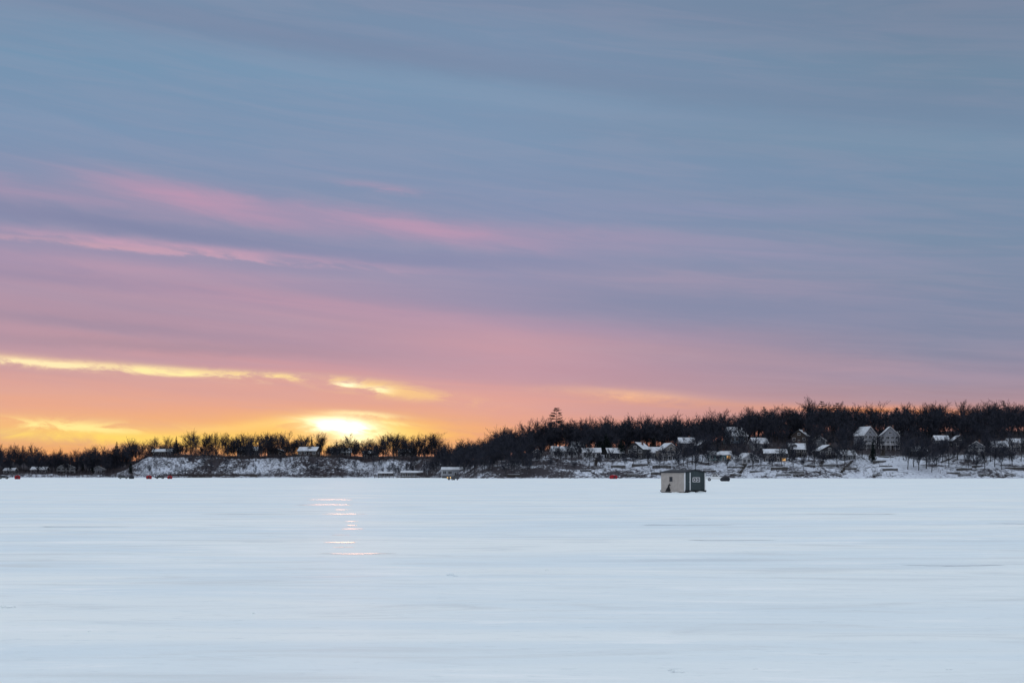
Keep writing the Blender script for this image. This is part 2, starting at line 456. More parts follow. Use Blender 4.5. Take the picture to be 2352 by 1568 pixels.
FT = [(1215,1060,12),(1245,1056,10),(1275,1058,8),(1300,1060,11),(1330,1058,9),(1345,1050,12),(1395,1042,14),(1425,1050,10),(1440,1030,15),(1488,1066,8),
      (1570,1070,14),(1590,1068,15),(1612,1064,13),(1580,1074,11),(1640,1040,12),(1655,1020,13),(1735,1050,11),(1748,1070,9),(1765,1028,13),
      (1800,1030,12),(1812,1056,10),(1858,1058,12),(1868,1040,14),(1862,1020,15),(1935,1048,14),(1950,1040,15),(1915,1015,14),(1980,1052,12),
      (2085,1078,15),(2098,1072,14),(2110,1080,13),(2128,1076,15),(2140,1084,11),(2150,1070,14),(2165,1060,13),(2180,1072,15),(2200,1056,14),
      (2215,1050,12),(2275,1060,15),(2285,1072,14),(2300,1078,11),(2318,1056,13),(2345,1060,14),(2255,1034,15),(2295,1030,16),(2016,1046,12),
      (1540,1030,14),(1505,1030,13),(1470,1020,12),(1700,1015,13),(1780,1012,14),(1830,1010,15),(1625,1050,12),(1600,1040,14),(1410,1030,13),
      (1232,1072,9),(1262,1078,6),(1320,1080,5),(1380,1072,7),(1900,1034,11),(1965,1020,13),(1930,1026,13),(1672,1040,11),(1760,1050,10),(2235,1062,10),(2120,1052,14),(2092,1040,14),
      (1455,1072,9),(1515,1076,8),(1645,1072,9),(1670,1078,7),(1775,1078,8),(1845,1078,7),
      (1408,1068,9),(1435,1076,8),(1552,1064,11),(1560,1078,9),(1598,1080,10),(1628,1068,10),(1690,1072,9),(1728,1076,9),(1795,1070,10),(1822,1074,9),(1872,1070,11),(1888,1076,9),(1922,1072,10),(1940,1066,12),(1964,1060,11),
      (2075,1056,14),(2225,1074,10),(2242,1080,9),(2325,1072,11),(2262,1076,11),(1288,1066,9),(1312,1062,9),(1355,1064,8),(1700,1058,11),(1525,1066,9)]
for px, py, h in FT:
    x, D, z = place(px, py); put_tree('bare', x, D, z, h*1.08, wide=R.uniform(0.95, 1.3)); count += 1
for px, ty, by, k, wd in [(1278,936,1030,'pine',1.15),(1262,970,1020,'pine',0.9),(1756,931,985,'pine',0.95),(1857,926,985,'spruce',0.9),(1888,921,985,'pine',1.2),
                       (1922,922,985,'pine',1.15),(2305,920,990,'pine',1.0),(1443,954,1010,'spruce',0.8),(1392,992,1045,'spruce',1.2),(1428,1005,1052,'spruce',1.4),
                       (1562,960,1000,'spruce',0.8),(1648,1020,1055,'spruce',0.9),(2005,1005,1062,'spruce',0.7),(2268,985,1030,'spruce',1.0),(2060,936,985,'pine',1.5),
                       (2035,941,985,'pine',1.6),(2015,946,985,'pine',1.5),(1720,951,990,'pine',1.3),(1380,1000,1040,'spruce',1.0),(2290,950,1000,'pine',1.1),
                       (1500,990,1030,'spruce',1.0),(1605,975,1010,'pine',1.1),(1815,965,1005,'spruce',0.9),(1970,960,1000,'pine',1.2),(2140,965,1010,'spruce',0.9)]:
    x, D, z = place(px, by)
    put_tree(k, x, D, z, CAMZ + (HY-ty)/F*D - z, wide=wd)
for px, ty, by, k, wd in [(268,1012,1070,'spruce',0.9),(262,1030,1080,'spruce',0.9),(300,1058,1089,'spruce',0.8),(405,1000,1042,'spruce',0.7),(716,1000,1040,'spruce',0.6),(880,1000,1040,'pine',0.8),(20,1028,1075,'spruce',0.9),(212,1066,1088,'spruce',1.0),(190,1060,1082,'spruce',1.0)]:
    x, D, z = place(px, by)
    put_tree(k, x, D, z, max(3, CAMZ + (HY-ty)/F*D - z), wide=wd)

def merge_wood(name, pts, label):
    Vs = []; Ts = []; off = 0
    for (x, y, z, h, w) in pts:
        V, T = LOW[R.randrange(len(LOW))]
        a = R.uniform(0, 6.28); s = h/14.0
        c, sn = math.cos(a), math.sin(a)
        P = V.copy()
        P[:, 0] = (V[:, 0]*c - V[:, 1]*sn)*s*w + x
        P[:, 1] = (V[:, 0]*sn + V[:, 1]*c)*s*w + y
        P[:, 2] = V[:, 2]*s + z
        Vs.append(P); Ts.append(T+off); off += len(V)
    o = link(name, tri_mesh(name, np.concatenate(Vs), np.concatenate(Ts), [M['twig']]))
    o['kind'] = 'stuff'; top(o, label, 'wood')
pts = []
def addw(n, pa, pb, da, db, topf, mar, ha, hb, hmin=4):
    for i in range(n):
        px = R.uniform(pa, pb); D = R.uniform(da, db); x = (px-CX)/F*D; t = D-shore(x)
        if t < 8: continue
        z = H(x, t); mx = CAMZ + (HY-topf(px)-mar)/F*D - z
        h = min(R.uniform(ha, hb), mx)
        if h < hmin: continue
        pts.append((x, D, z, h, R.uniform(0.95, 1.35)))
addw(680, 1130, 2480, 872, 965, topy_right, 2, 11, 19)
addw(180, 1000, 1230, 800, 980, topy_right, 2, 9, 15)
merge_wood('woods', pts, 'dense dark leafless woods covering the hill behind the houses')
pts = []
addw(240, 290, 1030, 1060, 1170, topy_left, 14, 5, 12, 3)
addw(90, -60, 300, 1040, 1170, topy_left, 10, 7, 15, 3)
for i in range(75):
    x = R.uniform(-275, -50)
    X0, Y0, Z0 = on(x, R.uniform(8, 42)); pts.append((X0, Y0, Z0, R.uniform(4, 9), R.uniform(.6, 1.0)))
merge_wood('woods', pts, 'distant leafless woods on and behind the snowy bluff')

U = TG()
def shrub(x, y, z, h, n, tw=0.07):
    for k in range(n):
        p0 = Vector((x+R.uniform(-.5,.5), y+R.uniform(-.3,.3), z-0.1))
        d = Vector((R.gauss(0,.38), R.gauss(0,.38), 1)).normalized()
        p1 = p0+d*h*R.uniform(.5, 1)
        U.twig(p0, p1, tw, R)
        for j in range(4):
            q = p0.lerp(p1, R.uniform(.35, .9)); U.twig(q, q+rdir(R, d, .7)*h*.35, tw*.7, R)
for i in range(4600):
    x = R.uniform(-290, -50); t = R.uniform(2, 46)
    if R.random() > 0.25+0.75*(math.sin(x*0.11+math.sin(t*0.2)*2)*0.5+0.5): continue
    shrub(*on(x, t), R.uniform(.8, 4.5), 5, 0.09)
for i in range(1100):
    shrub(*on(R.uniform(-300, -50), R.uniform(36, 60)), R.uniform(1.5, 4), 7, 0.11)
for i in range(1500):
    shrub(*on(R.uniform(-420, -40), R.uniform(1.5, 9)), R.uniform(.8, 2.2), 6)
for i in range(2900):
    x = R.uniform(-45, 330); t = R.uniform(3, 75)
    if R.random() > (0.9 if x < 60 else 0.15+0.55*(math.sin(x*0.16+math.sin(t*0.15)*2)*0.5+0.5)): continue
    if 200 < x < 226 and R.random() < .8: continue
    shrub(*on(x, t), R.uniform(.7, 2.6), 6, 0.08)
for i in range(3200):
    shrub(*on(R.uniform(-60, 360), R.uniform(70, 215)), R.uniform(1.5, 4.5), 7, 0.12)
for i in range(1100):
    shrub(*on(R.uniform(-430, -270), R.uniform(14, 120)), R.uniform(1.5, 4), 7, 0.12)
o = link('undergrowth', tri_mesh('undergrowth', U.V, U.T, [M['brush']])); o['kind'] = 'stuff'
top(o, 'brown leafless brush and saplings on the snowy banks', 'undergrowth')

# ------------------------------------------------------------------ houses
cache = {}
def frame_mesh(w, h, mull=1):
    k = ('f', round(w,2), round(h,2), mull)
    if k not in cache:
        mb = MB(); b = 0.12
        mb.box(-w/2-b, w/2+b, -0.07, 0, -h/2-b, -h/2); mb.box(-w/2-b, w/2+b, -0.07, 0, h/2, h/2+b)
        mb.box(-w/2-b, -w/2, -0.065, 0, -h/2, h/2); mb.box(w/2, w/2+b, -0.065, 0, -h/2, h/2)
        for i in range(mull):
            x = -w/2+w*(i+1)/(mull+1); mb.box(x-0.05, x+0.05, -0.06, 0, -h/2, h/2)
        cache[k] = mb.mesh('window_frame', [M['trim']])
    return cache[k]
def pane_mesh(w, h, lit):
    k = ('p', round(w,2), round(h,2), lit)
    if k not in cache:
        mb = MB(); mb.box(-w/2, w/2, -0.03, 0.0, -h/2, h/2)
        cache[k] = mb.mesh('window_pane', [M['lit' if lit else 'glass']])
    return cache[k]
def window(par, x, y, z, w, h, lit=False, rot=0.0, mull=1):
    o = link('window', pane_mesh(w, h, lit), par, (x, y, z), rot)
    link('frame', frame_mesh(w, h, mull), o)
    if lit: o['label'] = 'warmly lit window'

def house(px, py, w, h, rh, style, wall, label, cols=3, rows=1, d=9, yaw=0.0, chim=True, deck=False, lit=(), door=True, dormer=False):
    x, y, z = place(px, py)
    y += d/2
    e = empty('house', (x, y, z-0.1), label, 'house', yaw, 'houses along the lake shore')
    a = w/2 if style == 'front' else d/2
    ln = d if style == 'front' else w
    ax = 'y' if style == 'front' else 'x'
    mb = MB(); mb.prism([(-a,0),(a,0),(a,h),(0,h+rh),(-a,h)], -ln/2, ln/2, ax)
    link('wall', mb.mesh('house_wall', [M[wall]]), e)
    dk = wall in ('brown', 'dark')
    for sx in (-1, 1):
        mb2 = MB(); mb2.box(sx*w/2-0.12, sx*w/2+0.12, -d/2-0.05, -d/2+0.05, 0, h-0.02)
        link('corner_board', mb2.mesh('corner_board', [M['fascia'] if dk else M['trim']]), e)
    ov = 0.6; ez = h - ov*rh/a + 0.06; zr = h+rh+0.06; th = 0.32
    mb = MB()
    mb.prism([(-a-ov,ez),(0,zr),(a+ov,ez),(a+ov,ez+th),(0,zr+th),(-a-ov,ez+th)], -ln/2-ov, ln/2+ov, ax, 0,
             top=lambda p, q: (p[1]+q[1])/2 > (ez+zr)/2+th*0.5)
    roof = link('roof', mb.mesh('house_roof', [M['fascia'] if dk else M['trim'], M['roofsnow']]), e)
    if chim:
        mb = MB(); cx = w*0.2
        mb.box(cx-0.45, cx+0.45, 0.2, 1.1, h*0.8, h+rh+1.2); mb.box(cx-0.55, cx+0.55, 0.1, 1.2, h+rh+1.2, h+rh+1.4)
        link('chimney', mb.mesh('chimney', [M['brick']]), roof)
    if dormer:
        mb = MB(); dx = -w*0.18; zb = h+rh*0.25
        mb.prism([(dx-1.2,zb),(dx+1.2,zb),(dx+1.2,zb+1.3),(dx,zb+2.1),(dx-1.2,zb+1.3)], -d/2*0.72, 0, 'y')
        dm = link('dormer', mb.mesh('dormer', [M[wall]]), roof)
        mb = MB(); mb.prism([(dx-1.5,zb+1.15),(dx,zb+2.15),(dx+1.5,zb+1.15),(dx+1.5,zb+1.4),(dx,zb+2.4),(dx-1.5,zb+1.4)], -d/2*0.72-.3, 0, 'y', 0, top=lambda p, q: (p[1]+q[1])/2 > zb+1.8)
        link('dormer_roof', mb.mesh('dormer_roof', [M['fascia'] if dk else M['trim'], M['roofsnow']]), dm)
        window(roof, dx, -d/2*0.72, zb+0.75, 1.2, 0.9)
    mb = MB(); mb.box(-w/2+0.1, w/2-0.1, -d/2+0.1, d/2-0.1, -5, -0.01)
    link('foundation', mb.mesh('foundation', [M['concrete']]), e)
    rowh = h/rows; k = 0
    for r in range(rows):
        for c in range(cols):
            cxx = -w/2 + w*(c+0.5)/cols
            ww = min(w/cols*0.66, 2.8)*(1 if (c+r) % 2 else 0.8); wh = min(rowh*0.6, 1.8)
            if r == 0 and door and c == cols//2:
                mb = MB(); mb.box(cxx-0.5, cxx+0.5, -d/2-0.06, -d/2, 0.02, 2.1)
                mb.box(cxx-0.62, cxx-0.5, -d/2-0.08, -d/2, 0.02, 2.22, 1); mb.box(cxx+0.5, cxx+0.62, -d/2-0.08, -d/2, 0.02, 2.22, 1); mb.box(cxx-0.5, cxx+0.5, -d/2-0.08, -d/2, 2.1, 2.22, 1)
                link('door', mb.mesh('door', [M['dark'], M['trim']]), e)
            else:
                window(e, cxx, -d/2, rowh*r+rowh*0.55, ww, wh, k in lit)
            k += 1
    if style == 'front' and rh > 2.2:
        window(e, 0, -d/2, h+rh*0.32, min(1.5, w*0.2), min(1.2, rh*0.4), False)
    for sx in (-1, 1):
        window(e, sx*w/2, 0, h*0.55 if rows == 1 else rowh*0.55, 1.2, 1.2, False, math.pi/2*sx)
    if deck:
        zz = 0.0 if rows == 1 else rowh
        mb = MB(); mb.box(-w/2, w/2, -d/2-2.6, -d/2-0.1, zz-0.25, zz-0.05)
        n = max(3, int(w/2.5))
        for i in range(n+1):
            xx = -w/2+0.1 + (w-0.2)*i/n; mb.box(xx-0.08, xx+0.08, -d/2-2.6, -d/2-2.44, zz-0.26-(3 if rows == 1 else rowh+1), zz+1.0)
        mb.box(-w/2, w/2, -d/2-2.58, -d/2-2.46, zz+1.0, zz+1.1)
        mb.box(-w/2, w/2, -d/2-2.56, -d/2-2.48, zz+0.45, zz+0.5)
        link('deck', mb.mesh('deck', [M['wood'] if dk else M['trim']]), e)
g = house
g(1235,1046,5,2.6,1.4,'front','grey','small grey cottage with snowy roof beside a pine',2,1,6,chim=False)
g(1296,1050,14,3.6,2.6,'side','pale','long pale house with broad windows above the bank',5,1,9,deck=True,yaw=0.15)
g(1359,1050,10,3.0,2.2,'side','white','low white lake cottage with snow on the roof',4,1,8)
g(1381,1032,8,3.6,2.4,'front','grey','grey gabled house behind a white cottage',2,1,8)
g(1470,1054,9,5.6,3.6,'front','dark','dark gabled house with tall windows and snowy roof',3,2,11,yaw=-0.5,deck=True)
g(1500,1052,6,3.4,2.8,'side','grey','grey wing cottage with deep snow on the roof',2,1,8,chim=False)
g(1536,1057,10.5,5.8,3.8,'front','beige','beige lake house with steep gable and rows of windows',4,2,10,yaw=0.25,deck=True)
g(1692,1018,12,5,5.2,'side','blue','pale blue house with steep snowy roof high on the slope',4,1,10,yaw=0.35,dormer=True)
g(1655,1057,12,3.2,1.8,'side','teal','teal cottage with lit window and shallow roof',4,1,9,lit=(3,),deck=True)
g(1718,1065,11,2.9,2.8,'front','white','white cottage with snowy gable roof near the water',4,1,9,yaw=0.4)
g(1783,1060,12,4.6,2.2,'side','brown','dark brown house with a glowing window',4,2,9,lit=(3,),yaw=-0.1)
g(1833,1050,9,4.6,3.2,'side','dark','charcoal house with snowy roof on the slope',3,2,9,deck=True,dormer=True)
g(1842,1018,9,4.6,3.6,'front','brown','brown gabled house half hidden among trees',3,1,9,yaw=-0.4)
g(1902,1054,12,4.6,3.2,'front','dark','dark gabled house with white trimmed window wall',4,2,9,deck=True,yaw=0.2)
g(1992,1030,8.5,8.2,4.8,'front','pale','tall pale three-storey house with steep gable',3,3,11,yaw=0.35,deck=True)
g(2048,1032,11,8.2,5.2,'front','pale','tall grey three-storey house with white trimmed gable',4,3,11,yaw=-0.15,deck=True)
g(2078,1008,7,4,3,'front','grey','grey gabled house behind taller neighbour',2,1,8)
g(2165,1024,8,3.6,2.6,'side','grey','small grey house with snow on the roof among trees',3,1,8)
g(2248,1046,9,5.4,2.8,'front','grey','grey two-storey house with small balcony among trees',3,2,9,yaw=-0.3,deck=True)
g(2345,1036,13,5.2,2.2,'side','beige','tan two-storey house with balcony on the hillside',5,2,9,deck=True)
g(1328,1036,8,3.8,2.4,'side','grey','small grey house behind the shoreline cottages',3,1,8)
g(1412,1054,9,3.4,2.6,'side','dark','dark cottage with snowy roof between spruces',3,1,8,yaw=.2)
g(1578,1034,9,4.6,3,'side','grey','grey house partly hidden behind bare trees',3,1,8)
g(1618,1040,9,4.6,3,'front','dark','dark gabled house behind bare trees',3,1,8,yaw=.3)
g(1745,1034,9,4.4,3,'side','grey','grey hillside house with snow-covered roof',3,1,8,yaw=.2)
g(1885,1030,8,4.8,3,'front','grey','grey gabled house above the dark cottage',2,1,8,yaw=-.3)
g(1948,1056,8,3.0,2.4,'side','grey','grey cottage beside the long staircase',3,1,8,yaw=.15)
g(2112,1050,9,3.6,2.8,'side','brown','brown house behind a row of bare trees',3,1,8)
g(2205,1030,8,4.8,3,'front','dark','dark gabled house among the hillside trees',2,1,8)
g(2300,1042,9,4.4,3,'side','grey','grey house with snowy roof behind trees',3,1,8,yaw=-.2)
g(148,1087,13,4.2,3.4,'front','white','large white gabled house close to the lake',4,2,9,yaw=0.2)
g(88,1086,11,2.6,1.8,'side','grey','low grey shoreline cottage with snowy roof',4,1,8)
g(222,1087,10,3.0,2.4,'front','pale','small pale shore house with snowy gable',3,1,8,yaw=0.3)
g(20,1088,8,2.6,1.6,'side','grey','small grey boathouse at the shore',3,1,7,chim=False)
g(372,1045,14,2.6,1.9,'side','brown','low brown house on top of the snowy bluff',4,1,9)
g(568,1046,17,4.6,3.0,'side','brown','big brown house on the bluff among bare trees',5,2,10,dormer=True)
g(632,1047,12,3.8,2.2,'front','brown','brown gabled house on the bluff edge',3,1,9)
g(708,1046,14,3.4,2.8,'side','brown','brown house with snow-covered roof on the bluff',4,1,10,yaw=-.2)
g(782,1044,17,3.2,3.6,'side','brown','wide house on the bluff backlit by the setting sun',5,1,10,dormer=True,yaw=.1)
g(850,1043,13,3.0,2.2,'side','brown','low brown house with snowy roof on the bluff',4,1,9)
g(935,1045,14,3.4,2.4,'side','dark','dark house near the end of the bluff',4,1,9,yaw=-.15)
g(1046,1092.5,16,3.8,1.2,'side','pale','pale flat-roofed boathouse at the waterline',5,1,8,chim=False)
g(958,1094,22,2.6,1.2,'side','brown','long brown boathouse at the shore',6,1,7,chim=False)
g(885,1094,10,2.2,1.1,'side','brown','small brown boathouse beside the dock',3,1,7,chim=False)

def rwall(px, py, w, h=1.2, mat='stone'):
    x, y, z = place(px, py)
    mb = MB(); n = int(w/1.6)+1
    for i in range(n):
        x0 = -w/2+w*i/n; x1 = -w/2+w*(i+1)/n-0.05; hh = h+R.uniform(-.12, .12)
        mb.box(x0, x1, -0.3-R.uniform(0,.12), 0.4, -0.8, hh)
    mb.box(-w/2, w/2, -0.2, 0.5, h-0.1, h+0.22, 1)
    o = link('retaining_wall', mb.mesh('retaining_wall', [M[mat], M['roofsnow']]), None, (x, y, z), R.uniform(-.25, .25))
    top(o, 'dark stone retaining wall capped with snow on the bank', 'wall', 'retaining walls on the bank')
for px, py, w in [(1345,1082,6),(1420,1074,8),(1470,1070,9),(1520,1074,10),(1560,1084,6),(1630,1082,7),(1690,1074,9),(1740,1084,8),(1790,1078,9),(1830,1086,8),
                  (1860,1072,6),(1900,1070,8),(1955,1078,6),(2020,1062,7),(2035,1072,7),(2045,1080,8),(2030,1050,6),(2215,1080,9),(2250,1072,8),(2330,1078,10),(2190,1088,7),(1450,1090,8),(1510,1090,7)]:
    rwall(px, py, w, R.uniform(.5, 1.3))
x, y, z = on(-225, 6)
mb = MB()
for i in range(45): mb.box(-45+i*2, -45+i*2+1.9, -0.2, 0.2, -1, 1.3+0.05*math.sin(i*1.7))
o = link('retaining_wall', mb.mesh('retaining_wall', [M['wood']]), None, (x, y+1, z)); top(o, 'long timber retaining wall at the foot of the bluff', 'wall', 'retaining walls on the bank')

def stair(px0, py0, px1, py1, w=1.6):
    a = Vector(place(px0, py0)); b = Vector(place(px1, py1))
    dv = b-a; L = Vector((dv.x, dv.y, 0)).length; rot = math.atan2(dv.y, dv.x)
    n = max(8, int(abs(dv.z)/0.2)); st = MB(); rl = MB()
    for i in range(n):
        f = (i+0.5)/n; st.box(L*i/n, L*(i+1)/n+0.05, -w/2, w/2, dv.z*f-0.12+0.3, dv.z*f+0.3)
    for s in (-1, 1):
        for i in range(0, n+1, 5):
            f = i/n; rl.box(L*f-0.06, L*f+0.06, s*w/2-0.06, s*w/2+0.06, dv.z*f-0.5, dv.z*f+1.3)
        rl.prism([(0, 1.25), (0, 1.37), (L, dv.z+1.37), (L, dv.z+1.25)], s*w/2-0.05, s*w/2+0.05, 'y')
    e = empty('staircase', a, 'wooden staircase climbing the snowy bank to a house', 'staircase', rot, 'staircases on the bank')
    link('steps', st.mesh('steps', [M['wood']]), e); link('railing', rl.mesh('railing', [M['wood']]), e)
for s in [(1362,1088,1372,1055),(1500,1088,1490,1060),(1932,1086,1958,1058),(2018,1088,2030,1034),(1995,1055,2008,1034),(2190,1060,2222,1036),(2160,1062,2200,1048),(1700,1088,1712,1068),(1880,1086,1890,1058)]:
    stair(*s)

def dockstack(px, py, w):
    x, y, z = place(px, py)
    e = MB()
    for i in range(3): e.box(-w/2+0.15*i, w/2-0.2*i, -0.8, 0.8, 0.1+i*0.35, 0.3+i*0.35)
    for i in range(4):
        xx = -w/2+0.4+(w-0.8)*i/3; e.box(xx-0.06, xx+0.06, -0.7, 0.7, -0.3, 0.1)
    e.box(-w/2+0.3, w/2-0.4, -0.75, 0.75, 1.0, 1.14, 1)
    o = link('dock_stack', e.mesh('dock_stack', [M['wood'], M['roofsnow']]), None, (x, y, z), R.uniform(-.5, .5))
    top(o, 'stacked wooden dock sections stored on the shore under snow', 'dock', 'dock sections stored on the shore')
for px, w in [(1180,7),(1455,7),(1530,6),(1560,5),(1690,6),(1800,8),(1835,7),(1920,6),(2015,5),(2215,7),(2260,6),(2320,6)]:
    dockstack(px, 1094 if px < 1500 else 1092, w)
def pier(px, D, w):
    x = (px-CX)/F*D; e = empty('pier', (x, D, 0), 'long low wooden pier on posts frozen into the lake', 'pier')
    a = MB(); a.box(-w/2, w/2, -1, 1, 0.9, 1.1); a.box(-w/2, w/2, -0.9, 0.9, 1.1, 1.25, 1)
    link('deck', a.mesh('pier_deck', [M['wood'], M['roofsnow']]), e)
    b = MB(); b.cyl((0, 0, 0.7), 0.12, 1.9, 'z', 8); pm = b.mesh('pier_post', [M['wood']]); n = int(w/2.2)
    for i in range(n+1):
        for s in (-.85, .85): link('post', pm, e, (-w/2+0.15+(w-0.3)*i/n, s, 0))
pier(912, 880, 28)

# ------------------------------------------------------------------ vehicles
def arc(cx, r, z0, n=8):
    return [(cx-r*math.cos(math.pi*i/n), z0+r*math.sin(math.pi*i/n)) for i in range(n+1)]
def vehicle(name, label, cat, loc, rot, kind, paint, lamp):
    e = empty(name, loc, label, cat, rot)
    if kind == 'pickup':
        wx = (-1.75, 1.85); L0, L1 = -2.9, 2.9; W = 0.98
        prof = [(L0,0.55)] + arc(wx[0],0.50,0.5) + arc(wx[1],0.50,0.5) + [(L1,0.5),(L1+0.02,0.75),(L1-0.03,1.12),(L1-0.2,1.22),(1.2,1.30),(L0,1.30)]
        cab = [(-1.05,1.29),(1.35,1.29),(0.75,1.86),(0.5,1.93),(-0.75,1.93),(-0.95,1.86)]
    else:
        wx = (-1.4, 1.4); L0, L1 = -2.3, 2.3; W = 0.92
        prof = [(L0,0.5)] + arc(wx[0],0.42,0.42) + arc(wx[1],0.42,0.42) + [(L1,0.42),(L1+0.03,0.65),(L1-0.04,0.98),(L1-0.25,1.07),(1.0,1.14),(L0,1.14)]
        cab = [(L0+0.02,1.13),(1.25,1.13),(0.55,1.63),(0.3,1.70),(-1.9,1.68),(-2.12,1.58)]
    mb = MB(); mb.prism(prof, -W, W, 'y'); link('body', mb.mesh('vehicle_body', [paint]), e)
    mb = MB(); n = len(cab); zt = max(p[1] for p in cab); zb = min(p[1] for p in cab)
    wd = lambda z: (W-0.06) - 0.16*(z-zb)/(zt-zb)
    vs = [(p[0], -wd(p[1]), p[1]) for p in cab] + [(p[0], wd(p[1]), p[1]) for p in cab]
    mb.add(vs, [tuple(range(n)), tuple(range(2*n-1, n-1, -1))] + [(i, (i+1) % n, n+(i+1) % n, n+i) for i in range(n)])
    link('cab', mb.mesh('vehicle_cab', [paint]), e)
    x0 = cab[0][0]+0.18; x1 = 1.05 if kind == 'pickup' else 0.95
    za, zc = zb+0.07, zt-0.12; mid = (x0+x1)/2-0.1
    for s in (-1, 1):
        for q in ([(x0,za),(mid-0.05,za),(mid-0.05,zc),(x0+0.12,zc)], [(mid+0.05,za),(x1,za),(x1-0.48,zc),(mid+0.05,zc)]):
            mb = MB(); mb.add([(p[0], s*(wd(p[1])+0.012), p[1]) for p in q], [(0,1,2,3)])
            link('side_window', mb.mesh('side_window', [M['glass']]), e)
    def glassq(nm, a, b):
        dx = (b[0]-a[0]); dz = (b[1]-a[1]); Ln = math.hypot(dx, dz); nxx, nzz = dz/Ln, -dx/Ln
        if (nxx < 0) == (a[0] > 0): nxx, nzz = -nxx, -nzz
        p = [(a[0]+dx*.1, a[1]+dz*.1), (a[0]+dx*.92, a[1]+dz*.92)]
        mb = MB(); mb.add([(p[0][0]+nxx*.012, -wd(p[0][1])+.08, p[0][1]+nzz*.012), (p[0][0]+nxx*.012, wd(p[0][1])-.08, p[0][1]+nzz*.012),
                           (p[1][0]+nxx*.012, wd(p[1][1])-.08, p[1][1]+nzz*.012), (p[1][0]+nxx*.012, -wd(p[1][1])+.08, p[1][1]+nzz*.012)], [(0,1,2,3)])
        link(nm, mb.mesh(nm, [M['glass']]), e)
    glassq('windshield', cab[1], cab[2]); glassq('rear_window', cab[0], cab[-1])
    r = 0.41 if kind == 'pickup' else 0.35
    for wxx in wx:
        for s in (-1, 1):
            wh = link('wheel', None, e, (wxx, s*(W-0.14), r))
            mb = MB(); mb.cyl((0,0,0), r, 0.26, 'y', 20); link('tyre', mb.mesh('tyre', [M['black']], 0.02), wh)
            mb = MB(); mb.cyl((0,s*0.135,0), r*0.58, 0.02, 'y', 16); link('rim', mb.mesh('rim', [M['rim']]), wh)
    for s in (-1, 1):
        mb = MB(); mb.box(L1-0.06, L1+0.05, s*W*0.72-0.17, s*W*0.72+0.17, 0.78, 0.98)
        link('headlight', mb.mesh('headlight', [lamp]), e)
        mb = MB(); mb.box(L0-0.04, L0+0.04, s*W*0.85-0.1, s*W*0.85+0.1, 0.8, 1.1); link('tail_light', mb.mesh('tail_light', [M['tail']]), e)
        mb = MB(); mb.box(0.95, 1.15, s*(W+0.02), s*(W+0.2), 1.2, 1.36); link('mirror', mb.mesh('mirror', [paint]), e)
    bm_ = M['rim' if kind == 'pickup' else 'cardark']
    mb = MB(); mb.box(L1-0.02, L1+0.12, -W+0.04, W-0.04, 0.45, 0.66); link('front_bumper', mb.mesh('bumper', [bm_]), e)
    mb = MB(); mb.box(L0-0.12, L0+0.02, -W+0.04, W-0.04, 0.5, 0.70); link('rear_bumper', mb.mesh('bumper', [bm_]), e)
    mb = MB(); mb.box(L1-0.03, L1+0.045, -W*0.5, W*0.5, 0.74, 1.0); link('grille', mb.mesh('grille', [M['black']]), e)
    if kind == 'pickup':
        mb = MB(); mb.box(L0+0.1, -1.15, -W+0.1, W-0.1, 1.302, 1.306); link('bed_recess_shade', mb.mesh('bed_recess_shade', [M['black']]), e)  # flat black sheet on the solid top, stands in for the bed's shaded hollow
D = 425; vehicle('pickup_truck', 'white pickup truck parked on the ice behind the fishing shack', 'pickup truck', ((1643-CX)/F*D, D, 0), math.radians(-12), 'pickup', M['carwhite'], M['lens'])
D = 505; vehicle('car', 'dark car driving on the ice with its headlights on', 'car', ((1041-CX)/F*D, D, 0), math.radians(-128), 'suv', M['cardark'], M['lamp'])
D = 690; vehicle('car', 'dark car parked on the ice near fishing tents', 'car', ((283-CX)/F*D, D, 0), math.radians(8), 'suv', M['cardark'], M['lens'])
D = 700; vehicle('car', 'dark car parked between two red fishing tents', 'car', ((367-CX)/F*D, D, 0), math.radians(176), 'suv', M['cardark'], M['lens'])
D = 650; vehicle('car', 'dark car parked on the ice beside a red tent', 'car', ((8-CX)/F*D, D, 0), math.radians(5), 'suv', M['cardark'], M['lens'])

def tent(px, D, w, h, mat, label, rot=0.3):
    x = (px-CX)/F*D
    e = empty('fishing_tent', (x, D, 0), label, 'tent', rot, 'ice fishing tents on the lake')
    mb = MB(); rings = [(0.0, .86), (.45, 1.0), (.80, .86), (1.0, .50)]
    vs = []
    for f, k in rings:
        for (sx, sy) in ((-1,-1),(0,-1.12),(1,-1),(1.12,0),(1,1),(0,1.12),(-1,1),(-1.12,0)):
            vs.append((sx*w/2*k, sy*w/2*k, f*h))
    vs.append((0, 0, h*1.05)); fs = []
    for r in range(3):
        for i in range(8): fs.append((r*8+i, r*8+(i+1) % 8, r*8+8+(i+1) % 8, r*8+8+i))
    for i in range(8): fs.append((24+i, 24+(i+1) % 8, 32))
    mb.add(vs, fs)
    link('shell', mb.mesh('tent_shell', [mat]), e)
    mb = MB(); mb.add([(-.3*w*.5-.2, -w*.5*1.0-.08, .1), (.1, -w*.5*1.12-.03, .1), (.1, -w*.56-.06, h*.72), (-.35, -w*.5-.1, h*.70)], [(0,1,2,3)])
    link('door', mb.mesh('tent_door', [M['canvas']]), e)
    mb = MB(); mb.add([(.3, -w*.56-.05, h*.5), (.6, -w*.54-.05, h*.5), (.6, -w*.52-.06, h*.7), (.3, -w*.54-.06, h*.7)], [(0,1,2,3)])
    link('window', mb.mesh('tent_window', [M['glass']]), e)
tent(40, 620, 2.3, 1.6, M['red'], 'red pop-up ice fishing tent on the snow')
tent(342, 660, 2.4, 1.6, M['red'], 'red pop-up ice fishing tent beside parked dark car')
tent(390, 680, 2.2, 1.5, M['red'], 'red pop-up ice fishing tent beside parked dark car')
